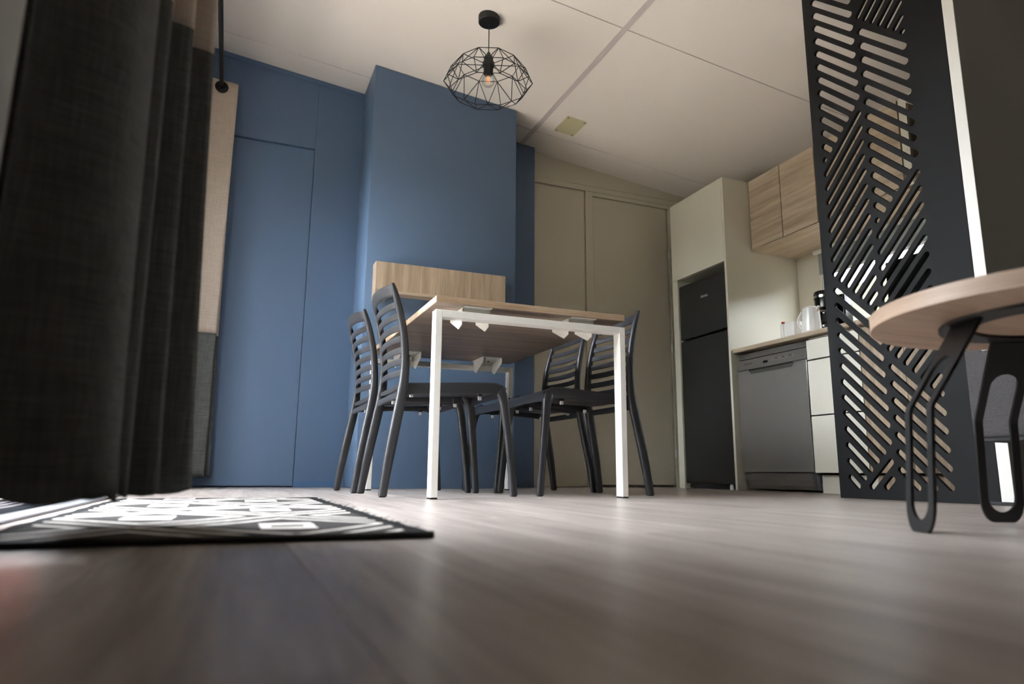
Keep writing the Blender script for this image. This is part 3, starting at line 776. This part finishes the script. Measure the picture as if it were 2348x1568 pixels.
# ------------------------------------------------------------------ dining table
TX0, TX1, TY0, TY1 = .6735, 1.4825, 2.41, 3.684
TZ, TB, FZ, LW, LD, RH = .742, .717, .690, .0257, .0509, .0265
tb = thing('dining_table', 'dining table with oak-look top on a white steel frame', 'table', ((TX0+TX1)/2, (TY0+TY1)/2, 0))
top = obj('tabletop', boxbm(TX0, TX1, TY0, TY1, TB+.0008, TZ, .0015), 'tabletop', tb)
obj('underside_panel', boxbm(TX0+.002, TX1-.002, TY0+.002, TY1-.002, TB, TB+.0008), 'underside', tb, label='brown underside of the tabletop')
for ya in (TY0, TY1-LD):
    for xa in (TX0, TX1-LW):
        lg = obj('leg', boxbm(xa, xa+LW, ya, ya+LD, .006, FZ, .0018), 'white', tb)
        obj('foot_cap', boxbm(xa+.0006, xa+LW-.0006, ya+.0006, ya+LD-.0006, 0, .0065), 'rubber', lg)
    obj('rail', boxbm(TX0+LW, TX1-LW, ya, ya+LD, FZ-RH, FZ, .0018), 'white', tb)
    inn = 1 if ya == TY0 else -1
    yr = ya+LD if inn > 0 else ya
    for xc in (.845, 1.300):
        br = obj('bracket', boxbm(xc-.055, xc+.055, min(yr-inn*.04, yr+inn*.150), max(yr-inn*.04, yr+inn*.150), TB-.004, TB-.0005), 'white', tb)
        obj('bracket_plate', boxbm(xc-.055, xc+.055, min(yr-inn*.012, yr-inn*.009), max(yr-inn*.012, yr-inn*.009), FZ-.002, TB-.004), 'white', br)
        for xg in (xc-.055, xc+.0535):
            P = [(-.012, TB-.004), (.150, TB-.004), (.150, .688), (.040, .640), (.001, .651), (.001, FZ), (-.012, FZ)]
            obj('gusset', prismbm([(xg, yr+inn*a, z) for a, z in P], (.003, 0, 0)), 'white', br)
        for q in (-.03, .02):
            bm = bmesh.new(); lathe(bm, [(.006, TB-.008), (.006, TB-.004)], (xc+q, yr+inn*.03, 0), 12); obj('bolt', bm, 'rubber', br)

# ------------------------------------------------------------------ chairs
prof = [(0, 0, .0165, .015), (.08, .011, .0175, .0155), (.164, .024, .0195, .0165), (.298, .048, .0205, .0165), (.40, .066, .0205, .0165), (.488, .0745, .0175, .016),
        (.576, .073, .0155, .0155), (.664, .063, .0150, .0148), (.752, .043, .0140, .0138), (.81, .026, .0115, .0125), (.848, .013, .0075, .010)]
def interp(z):
    for (z0, x0, a0, b0), (z1, x1, a1, b1) in zip(prof, prof[1:]):
        if z0 <= z <= z1:
            t = (z-z0)/(z1-z0); return x0+(x1-x0)*t
    return prof[-1][1]
def posty(z): return .2325-.022*min(1, z/.40) if z < .4 else .2105-.020*(z-.4)/.45
def catmull(pts, n):
    out = []
    P = [pts[0]]+list(pts)+[pts[-1]]
    for i in range(1, len(P)-2):
        for j in range(n):
            t = j/n; a, b_, c, d = P[i-1], P[i], P[i+1], P[i+2]
            out.append(tuple(.5*((2*q1)+(-q0+q2)*t+(2*q0-5*q1+4*q2-q3)*t*t+(-q0+3*q1-3*q2+q3)*t**3) for q0, q1, q2, q3 in zip(a, b_, c, d)))
    out.append(tuple(pts[-1])); return out
def make_chair():
    t = thing('slatted_chair', 'chair', 'chair', (0, 0, 0))
    def part(n, bm, m, par=None, sm=True): return obj(n, bm, m, par or t, smooth=sm, local=True)
    sp = catmull(prof, 4)
    for sd in (-1, 1):
        bm = bmesh.new(); path = []; us = []; ws = []; hu = []; hw = []
        for i, (z, x, a, b_) in enumerate(sp):
            z0, x0 = sp[max(0, i-1)][:2]; z1, x1 = sp[min(len(sp)-1, i+1)][:2]
            tg = Vector((x1-x0, 0, z1-z0)).normalized()
            path.append((x, sd*posty(z), z if z > 0 else .004)); us.append((tg.z, 0, -tg.x)); ws.append((0, 1, 0)); hu.append(a); hw.append(b_)
        sweep(bm, path, us, ws, hu, hw, 14, 2.8)
        bp = part('back_post', bm, 'plastic')
        bm = bmesh.new(); lathe(bm, [(.0125, 0), (.0125, .005)], (0, sd*posty(0), 0), 14); part('foot_glide', bm, 'rubber', bp)
        # front leg: flares into the seat corner
        fl_ = [(.0, .537, .234, .0150, .0130), (.10, .528, .231, .0155, .0135), (.22, .516, .226, .0165, .0145), (.32, .505, .221, .0180, .0150), (.385, .497, .2165, .0205, .0160), (.415, .488, .2120, .0235, .0165), (.438, .474, .2045, .0240, .0150), (.451, .452, .196, .0180, .0100)]
        fs = catmull(fl_, 3); bm = bmesh.new()
        path = [(x, sd*y, max(z, .004)) for z, x, y, a, b_ in fs]
        us = []; 
        for i in range(len(path)):
            p0 = Vector(path[max(0, i-1)]); p1 = Vector(path[min(len(path)-1, i+1)]); tg = (p1-p0).normalized(); us.append((tg.z, 0, -tg.x))
        sweep(bm, path, us, [(0, 1, 0)]*len(path), [f[3] for f in fs], [f[4] for f in fs], 14, 2.6)
        fg = part('front_leg', bm, 'plastic')
        bm = bmesh.new(); lathe(bm, [(.0115, 0), (.0115, .005)], (.537, sd*.234, 0), 14); part('foot_glide', bm, 'rubber', fg)
    # curved cross members of the back
    def cross(name, z, hh, th, bow, lean=0.0):
        w = posty(z)-.004; n = 13; path = []; us = []; ws = []
        dx = interp(min(z+.02, .848))-interp(z-.02); ax = Vector((dx, 0, .04)).normalized()
        for i in range(n):
            y = -w+2*w*i/(n-1); q = 1-(y/w)**2
            path.append((interp(z)-.004-bow*q, y, z+lean*q)); us.append(tuple(ax))
            sl = bow*2*y/w/w
            ws.append(tuple(Vector((1, -sl, 0)).normalized()-ax*0))
        bm = bmesh.new(); sweep(bm, path, us, ws, [hh]*n, [th]*n, 10, 3.2); return part(name, bm, 'plastic')
    cross('top_rail', .818, .026, .006, .030, .010)
    for z in (.762, .716, .670, .624, .578, .532, .486): cross('slat', z, .0138, .0045, .026)
    cross('seat_rail', .396, .014, .009, .006)
    # dished seat shell with rolled apron
    nx, ny = 20, 18; bm = bmesh.new(); G = []
    def hwid(u): return .203+.020*u-.014*max(0, (u-.9)/.1)**2
    def seatz(u, v):
        r = .012*(1-abs(v)**2.4)*(1-abs(2*u-1)**3)
        front = -.018*max(0, (u-.84)/.16)**2
        return .443+.019*min(1, u/.8)-r+front
    rows = []
    for i in range(nx+1):
        u = i/nx; x = .062+.448*u
        rows.append([bm.verts.new((x-.0*abs(2*j/ny-1), (2*j/ny-1)*hwid(u), seatz(u, 2*j/ny-1))) for j in range(ny+1)])
    lows = [[bm.verts.new((v.co.x, v.co.y*.985, v.co.z-.014-(.006*(1-abs(2*j/ny-1)**3)))) for j, v in enumerate(r)] for r in rows]
    for i in range(nx):
        for j in range(ny):
            bm.faces.new((rows[i][j], rows[i+1][j], rows[i+1][j+1], rows[i][j+1]))
            bm.faces.new((lows[i][j+1], lows[i+1][j+1], lows[i+1][j], lows[i][j]))
    for i in range(nx):
        bm.faces.new((rows[i][0], lows[i][0], lows[i+1][0], rows[i+1][0])); bm.faces.new((rows[i+1][ny], lows[i+1][ny], lows[i][ny], rows[i][ny]))
    for j in range(ny):
        bm.faces.new((rows[0][j+1], lows[0][j+1], lows[0][j], rows[0][j])); bm.faces.new((rows[nx][j], lows[nx][j], lows[nx][j+1], rows[nx][j+1]))
    st = part('seat', bm, 'plastic')
    for sd in (-1, 1):                              # side aprons
        path = []; n = 12
        for i in range(n):
            u = .02+.92*i/(n-1); path.append((.062+.448*u, sd*(hwid(u)-.006), seatz(u, 1)-.025))
        hh = [.024-.004*math.sin(PI*i/(n-1)) for i in range(n)]
        bm = bmesh.new(); sweep(bm, path, [(0, 0, 1)]*n, [(0, 1, 0)]*n, hh, [.0075]*n, 10, 3); part('side_apron', bm, 'plastic')
    path = []; n = 11
    for i in range(n): v = -1+2*i/(n-1); path.append((.498, v*.20, .425))
    bm = bmesh.new(); sweep(bm, path, [(0, 0, 1)]*n, [(1, 0, 0)]*n, [.020+.006*abs(-1+2*i/(n-1))**3 for i in range(n)], [.008]*n, 10, 3); part('front_apron', bm, 'plastic')
    for x, y in ((.115, .165), (.115, -.165), (.405, .172), (.405, -.172)):
        part('stacking_pad', boxbm(x-.0065, x+.0065, y-.0065, y+.0065, .392, .408, .001, 1), 'pad', None, False)
        part('pad_post', boxbm(x-.009, x+.009, y-.009, y+.009, .407, .432, .001, 1), 'plastic', None, False)
    return t
chair = make_chair()
CH = [((.553, 2.885, 0), 0.0, 'dark grey slatted chair nearest on the patio-door side of the table'),
      ((.527, 3.393, 0), .02, 'dark grey slatted chair on the patio-door side, nearer the blue pier'),
      ((1.750, 2.890, 0), PI-.01, 'dark grey slatted chair nearest on the kitchen side of the table'),
      ((1.745, 3.402, 0), PI+.01, 'dark grey slatted chair on the kitchen side, farther from the camera')]
for i, (l, rz, lab) in enumerate(CH):
    c = chair if i == 0 else copytree(chair)
    c.location = l; c.rotation_euler = (0, 0, rz); c['label'] = lab; c['group'] = 'slatted chairs around the dining table'

# ------------------------------------------------------------------ pendant lamp
LXp, LYp = 1.147, 3.2
lp = thing('pendant_lamp', 'black wire cage pendant lamp with a clear globe bulb', 'lamp', (LXp, LYp, 2.1))
zl = zc(LXp)
bm = bmesh.new(); lathe(bm, [(.056, -.034), (.059, -.031), (.059, .006)], (LXp, LYp, zl), 40); obj('ceiling_rose', bm, 'black', lp, smooth=True)
bm = bmesh.new(); rod(bm, (LXp, LYp, zl-.04), (LXp, LYp, 2.335), .0028); obj('cable', bm, 'black', lp, smooth=True)
bm = bmesh.new(); lathe(bm, [(.008, 2.345), (.010, 2.340), (.010, 2.326), (.022, 2.322), (.026, 2.312), (.026, 2.288), (.033, 2.283), (.033, 2.262), (.026, 2.258), (.026, 2.216), (.022, 2.214)][::-1], (LXp, LYp, 0), 28)
obj('lamp_holder', bm, 'black', lp, smooth=True)
Rg = [(.166, 2.270), (.240, 2.168), (.192, 2.110)]
def vtx(k, i, off=.5):
    r, z = Rg[k]; a = 2*PI*(i+off)/10 + YAWL
    return Vector((LXp+r*math.cos(a), LYp+r*math.sin(a), z))
YAWL = PI/2-math.atan2(LXp, LYp)+PI/2*0
bm = bmesh.new(); wr_ = .0021
for i in range(10):
    A0, A1, M0, M1, B0, B1 = vtx(0, i), vtx(0, i+1), vtx(1, i), vtx(1, i+1), vtx(2, i), vtx(2, i+1)
    mm = (M0+M1)/2
    for p, q in ((A0, A1), (M0, M1), (B0, B1), (A0, M0), (M0, B0), (mm, A0), (mm, A1), (mm, B0), (mm, B1)):
        rod(bm, p, q, wr_, 6)
    rod(bm, A0, (LXp+.03*(A0.x-LXp)/.166, LYp+.03*(A0.y-LYp)/.166, 2.270), wr_, 6)
obj('wire_cage', bm, 'black', lp)
bm = bmesh.new()
pr = [(.012, 2.214), (.014, 2.205)]
for i in range(13):
    t = .42+(PI-.42)*i/12; pr.append((.036*math.sin(t)+.0001, 2.176+.036*math.cos(t)))
lathe(bm, pr, (LXp, LYp, 0), 32); bulb = obj('bulb', bm, 'bulbglass', lp, smooth=True)
bm = bmesh.new()
for i in range(6):
    a = 2*PI*i/6; rod(bm, (LXp+.006*math.cos(a), LYp+.006*math.sin(a), 2.205), (LXp+.011*math.cos(a+.3), LYp+.011*math.sin(a+.3), 2.166), .0007, 5)
    rod(bm, (LXp+.011*math.cos(a+.3), LYp+.011*math.sin(a+.3), 2.166), (LXp+.006*math.cos(a+1.04), LYp+.006*math.sin(a+1.04), 2.205), .0007, 5)
obj('filament', bm, 'filament', bulb)

# ------------------------------------------------------------------ round coffee table
CXc, CYc, CR, CZ0, CZ1 = 1.388, .742, .322, .375, .404
ct = thing('coffee_table', 'round oak-look coffee table on black looped steel legs', 'table', (CXc, CYc, 0))
bm = bmesh.new(); lathe(bm, [(CR-.0012, CZ0), (CR-.0012, CZ1)], (CXc, CYc, 0), 96); obj('tabletop', bm, 'round', ct, smooth=True)
bm = bmesh.new(); lathe(bm, [(CR-.0012, CZ0), (CR, CZ0+.0008), (CR, CZ1-.0008), (CR-.0012, CZ1)], (CXc, CYc, 0), 96, False, False); obj('edge_band', bm, 'rim', ct, smooth=True)
bm = bmesh.new()
nn = 64; rings = [[bm.verts.new((CXc+r*math.cos(2*PI*i/nn), CYc+r*math.sin(2*PI*i/nn), z)) for i in range(nn)] for r, z in ((.150, CZ0-.0005), (.205, CZ0-.0005), (.205, CZ0-.0065), (.150, CZ0-.0065))]
for a, b_ in zip(rings, rings[1:]+rings[:1]):
    for i in range(nn): bm.faces.new((a[i], a[(i+1) % nn], b_[(i+1) % nn], b_[i]))
obj('mounting_ring', bm, 'blacksteel', ct)
LEGP = [(.185, CZ0-.0065), (.285, .213), (.302, .0)]
segl = [math.dist(LEGP[0], LEGP[1]), math.dist(LEGP[1], LEGP[2])]
def legpt(s):
    """point on the folded plate centre line, distance s from the top; rounded knee"""
    if s <= segl[0]:
        t = s/segl[0]; return LEGP[0][0]+(LEGP[1][0]-LEGP[0][0])*t, LEGP[0][1]+(LEGP[1][1]-LEGP[0][1])*t
    t = (s-segl[0])/segl[1]; return LEGP[1][0]+(LEGP[2][0]-LEGP[1][0])*t, LEGP[1][1]+(LEGP[2][1]-LEGP[1][1])*t
TOT = sum(segl)
def leg_mesh(ang):
    W, bar, th = .0425, .0155, .006
    # strip pieces of the flat loop: list of closed outline points (w, s)
    bm = bmesh.new()
    def P(w, s, t):
        r, z = legpt(min(max(s, 0), TOT)); r2, z2 = legpt(min(max(s, 0), TOT)+1e-4 if s < TOT-1e-3 else TOT); r1, z1 = legpt(max(0, s-1e-3))
        tg = Vector((r2-r1, z2-z1)).normalized(); nr = Vector((-tg.y, tg.x))
        rr, zz = r+nr.x*t, z+nr.y*t
        return Vector((CXc+rr*math.cos(ang)-w*math.sin(ang), CYc+rr*math.sin(ang)+w*math.cos(ang), max(zz, 0)))
    # outer and inner half-widths along s
    S = []; n = 44
    for i in range(n+1): S.append(TOT*i/n)
    cut0 = .072; bot = TOT-.021
    Ri = W-bar
    def outer(s):
        R = .050; q = TOT-s
        if q < R: return .42*W+.58*W*math.sqrt(max(0, 1-(1-q/R)**2))
        return W
    def inner(s):
        if s <= cut0 or s >= bot: return 0.
        a = min(1, (s-cut0)/.030); b_ = min(1, (bot-s)/.032)
        return Ri*math.sqrt(max(0, 1-(1-a)**2))*math.sqrt(max(0, 1-(1-b_)**2))
    S = sorted(set(S+[cut0, bot]+[cut0+.030*(j/6)**2 for j in range(1, 7)]+[bot-.032*(j/6)**2 for j in range(1, 7)]+[TOT-.050*(j/8)**2 for j in range(9)]))
    for sd in (-1, 1):
        prev = None
        for s in S:
            o_, i_ = outer(s)*sd, min(inner(s), outer(s)-.004)*sd
            ring = [bm.verts.new(P(o_, s, -th/2)), bm.verts.new(P(o_, s, th/2)), bm.verts.new(P(i_, s, th/2)), bm.verts.new(P(i_, s, -th/2))]
            if prev:
                for j in range(4): bm.faces.new((prev[j], prev[(j+1) % 4], ring[(j+1) % 4], ring[j]))
            else: bm.faces.new(ring)
            prev = ring
        bm.faces.new(prev)
    bmesh.ops.remove_doubles(bm, verts=bm.verts[:], dist=1e-5)
    return bm
for a in (156, 60, 246, 336): obj('leg', leg_mesh(math.radians(a)), 'blacksteel', ct)

# ------------------------------------------------------------------ upholstered bench seat
sf = thing('upholstered_bench', 'grey woven upholstered bench behind the coffee table', 'bench', (2.5, 1.0, 0))
obj('upholstery', boxbm(2.0, 3.2, .55, 1.365, .204, .475, .014, 4), 'sofa', sf, smooth=True)
obj('frame', boxbm(2.012, 3.19, .56, 1.352, .194, .206, .002), 'rubber', sf)
for x, y in ((2.32, .62), (2.32, 1.29), (3.12, .62), (3.12, 1.29)):
    obj('leg', boxbm(x-.018, x+.018, y-.018, y+.018, 0, .194, .003), 'black', sf)
obj('fabric_tag', boxbm(1.994, 2.0005, 1.288, 1.303, .452, .462), 'pad', sf)

# ------------------------------------------------------------------ curtains on a rod
rd = thing('curtain_rod', 'black curtain rod above the patio door', 'curtain rod', (-.206, 2.4, 2.36))
bm = bmesh.new(); rod(bm, (-.206, .45, 2.36), (-.206, 4.262, 2.36), .0125, 18); obj('pole', bm, 'black', rd, smooth=True)
bm = bmesh.new(); lathe(bm, [(.0125, 0), (.019, .004), (.019, .018), (.0125, .022)], (0, 0, 0), 18)
bmesh.ops.rotate(bm, verts=bm.verts[:], cent=(0, 0, 0), matrix=Matrix.Rotation(-PI/2, 3, 'X')); bmesh.ops.translate(bm, verts=bm.verts[:], vec=(-.206, 4.262, 2.36))
obj('finial', bm, 'black', rd, smooth=True)
for y in (.55, 2.4, 4.25):
    bm = bmesh.new(); box(bm, XL, -.206, y-.008, y+.008, 2.335, 2.347); box(bm, XL, XL+.006, y-.02, y+.02, 2.30, 2.38); obj('bracket', bm, 'black', rd)
ZBAND, ZHEM, ZTOPC = .856, .060, 2.405
def curtain(name, label, top, bottom, nfold, eyelets):
    t = thing(name, label, 'curtain', (-.2, (top[0][1]+top[-1][1])/2, ZHEM), group='curtains at the patio door')
    def surf(z0, z1, nz, nm, mat):
        bm = bmesh.new(); rows = []
        for i in range(nz+1):
            z = z0+(z1-z0)*i/nz; f = (z-ZHEM)/(ZTOPC-ZHEM)
            f = f**.8
            pl = [tuple(a*f+b_*(1-f) for a, b_ in zip(p, q)) for p, q in zip(top, bottom)]
            cr_ = catmull(pl, 8)
            sag = .006
            rows.append([bm.verts.new((x, y, z+(sag*math.sin(k_*.9) if i == 0 and z0 == ZHEM else 0))) for k_, (x, y) in enumerate(cr_)])
        for a, b_ in zip(rows, rows[1:]):
            for j in range(len(a)-1): bm.faces.new((a[j], a[j+1], b_[j+1], b_[j]))
        o = obj(nm, bm, mat, t, smooth='all')
        md = o.modifiers.new('thickness', 'SOLIDIFY'); md.thickness = .003; md.offset = 0
        return o
    surf(ZHEM, ZBAND, 24, 'lower_band', 'curt_low')
    surf(ZBAND, ZTOPC, 40, 'upper_fabric', 'curt_top')
    for x, y, ax in eyelets:
        bm = bmesh.new(); torus(bm, (x, y, 2.36), .026, .0132, ax); obj('eyelet', bm, 'black', t, smooth=True)
    return t
# near curtain: gathered, crests face the room
nt_ = [(-.246, .862), (-.250, .870), (-.215, .945), (-.168, 1.075), (-.245, 1.11), (-.158, 1.155), (-.250, 1.19), (-.140, 1.222), (-.250, 1.255), (-.125, 1.288), (-.240, 1.315), (-.245, 1.345)]
nb_ = [(-.250, .872), (-.250, .890), (-.132, .935), (-.143, 1.070), (-.225, 1.11), (-.131, 1.155), (-.235, 1.19), (-.096, 1.222), (-.235, 1.255), (-.052, 1.288), (-.215, 1.315), (-.225, 1.345)]
curtain('curtain', 'dark gathered curtain nearest the camera at the patio door', nt_, nb_, 4, [(-.206, .955, 'y'), (-.206, 1.10, 'y'), (-.206, 1.17, 'y'), (-.206, 1.24, 'y'), (-.206, 1.30, 'y')])
ft_ = [(-.300, 4.10), (-.285, 4.150), (-.206, 4.172), (-.128, 4.180), (-.122, 4.196), (-.206, 4.206), (-.290, 4.216), (-.285, 4.235), (-.206, 4.245), (-.135, 4.255), (-.145, 4.272), (-.270, 4.285)]
fb_ = [(-.330, 4.10), (-.285, 4.150), (-.206, 4.165), (-.118, 4.172), (-.128, 4.200), (-.200, 4.206), (-.280, 4.216), (-.260, 4.235), (-.170, 4.242), (-.092, 4.25), (-.112, 4.275), (-.270, 4.290)]
curtain('curtain', 'beige curtain with a grey lower band in the corner by the blue door', ft_, fb_, 3, [(-.206, 4.170, 'y'), (-.206, 4.206, 'y'), (-.206, 4.245, 'y')])

# ------------------------------------------------------------------ rug
RUGX, RUGY, RUGW, RUGL = -.297, 1.0, .582, 1.475
M['rug'] = rug_mat()
rg = thing('rug', 'black and white woven runner rug with a diamond pattern by the patio door', 'rug', (RUGX, RUGY, 0))
bm = bmesh.new(); nx, ny = 24, 60; rows = []
for j in range(ny+1):
    row = []
    for i in range(nx+1):
        x = RUGX+RUGW*i/nx; y = RUGY+RUGL*j/ny
        wob = .0022*math.sin(y*9+x*5)*math.sin(x*11+.7)
        if i in (0, nx): x += .0025*math.sin(y*37)
        if j in (0, ny): y += .0025*math.sin(x*31)
        row.append(bm.verts.new((x, y, .0075+wob*.6)))
    rows.append(row)
for j in range(ny):
    for i in range(nx): bm.faces.new((rows[j][i], rows[j][i+1], rows[j+1][i+1], rows[j+1][i]))
r_ = bmesh.ops.extrude_face_region(bm, geom=bm.faces[:])
for v in r_['geom']:
    if isinstance(v, bmesh.types.BMVert): v.co.z = .0006
obj('pile', bm, 'rug', rg, smooth=True)
bm = bmesh.new()
for k in range(240):
    y = RUGY+RUGL*random.random(); x = RUGX+RUGW-.002
    a = Vector((x, y, .004+.003*random.random())); L = .003+.014*random.random()**4
    b_ = a+Vector((L, random.uniform(-.6, .6)*L, random.uniform(-.1, .5)*L))
    rod(bm, a, b_, .00035, 4)
fz = obj('loose_fibres', bm, 'rubber', rg); fz['kind'] = 'stuff'
bm = bmesh.new()
path = [(RUGX+RUGW*i/40, RUGY-.001+.002*math.sin(i*.9), .006) for i in range(41)]
sweep(bm, path, [(0, 1, 0)]*41, [(0, 0, 1)]*41, [.006]*41, [.0052]*41, 8, 2)
obj('bound_edge', bm, 'rubber', rg, smooth=True)
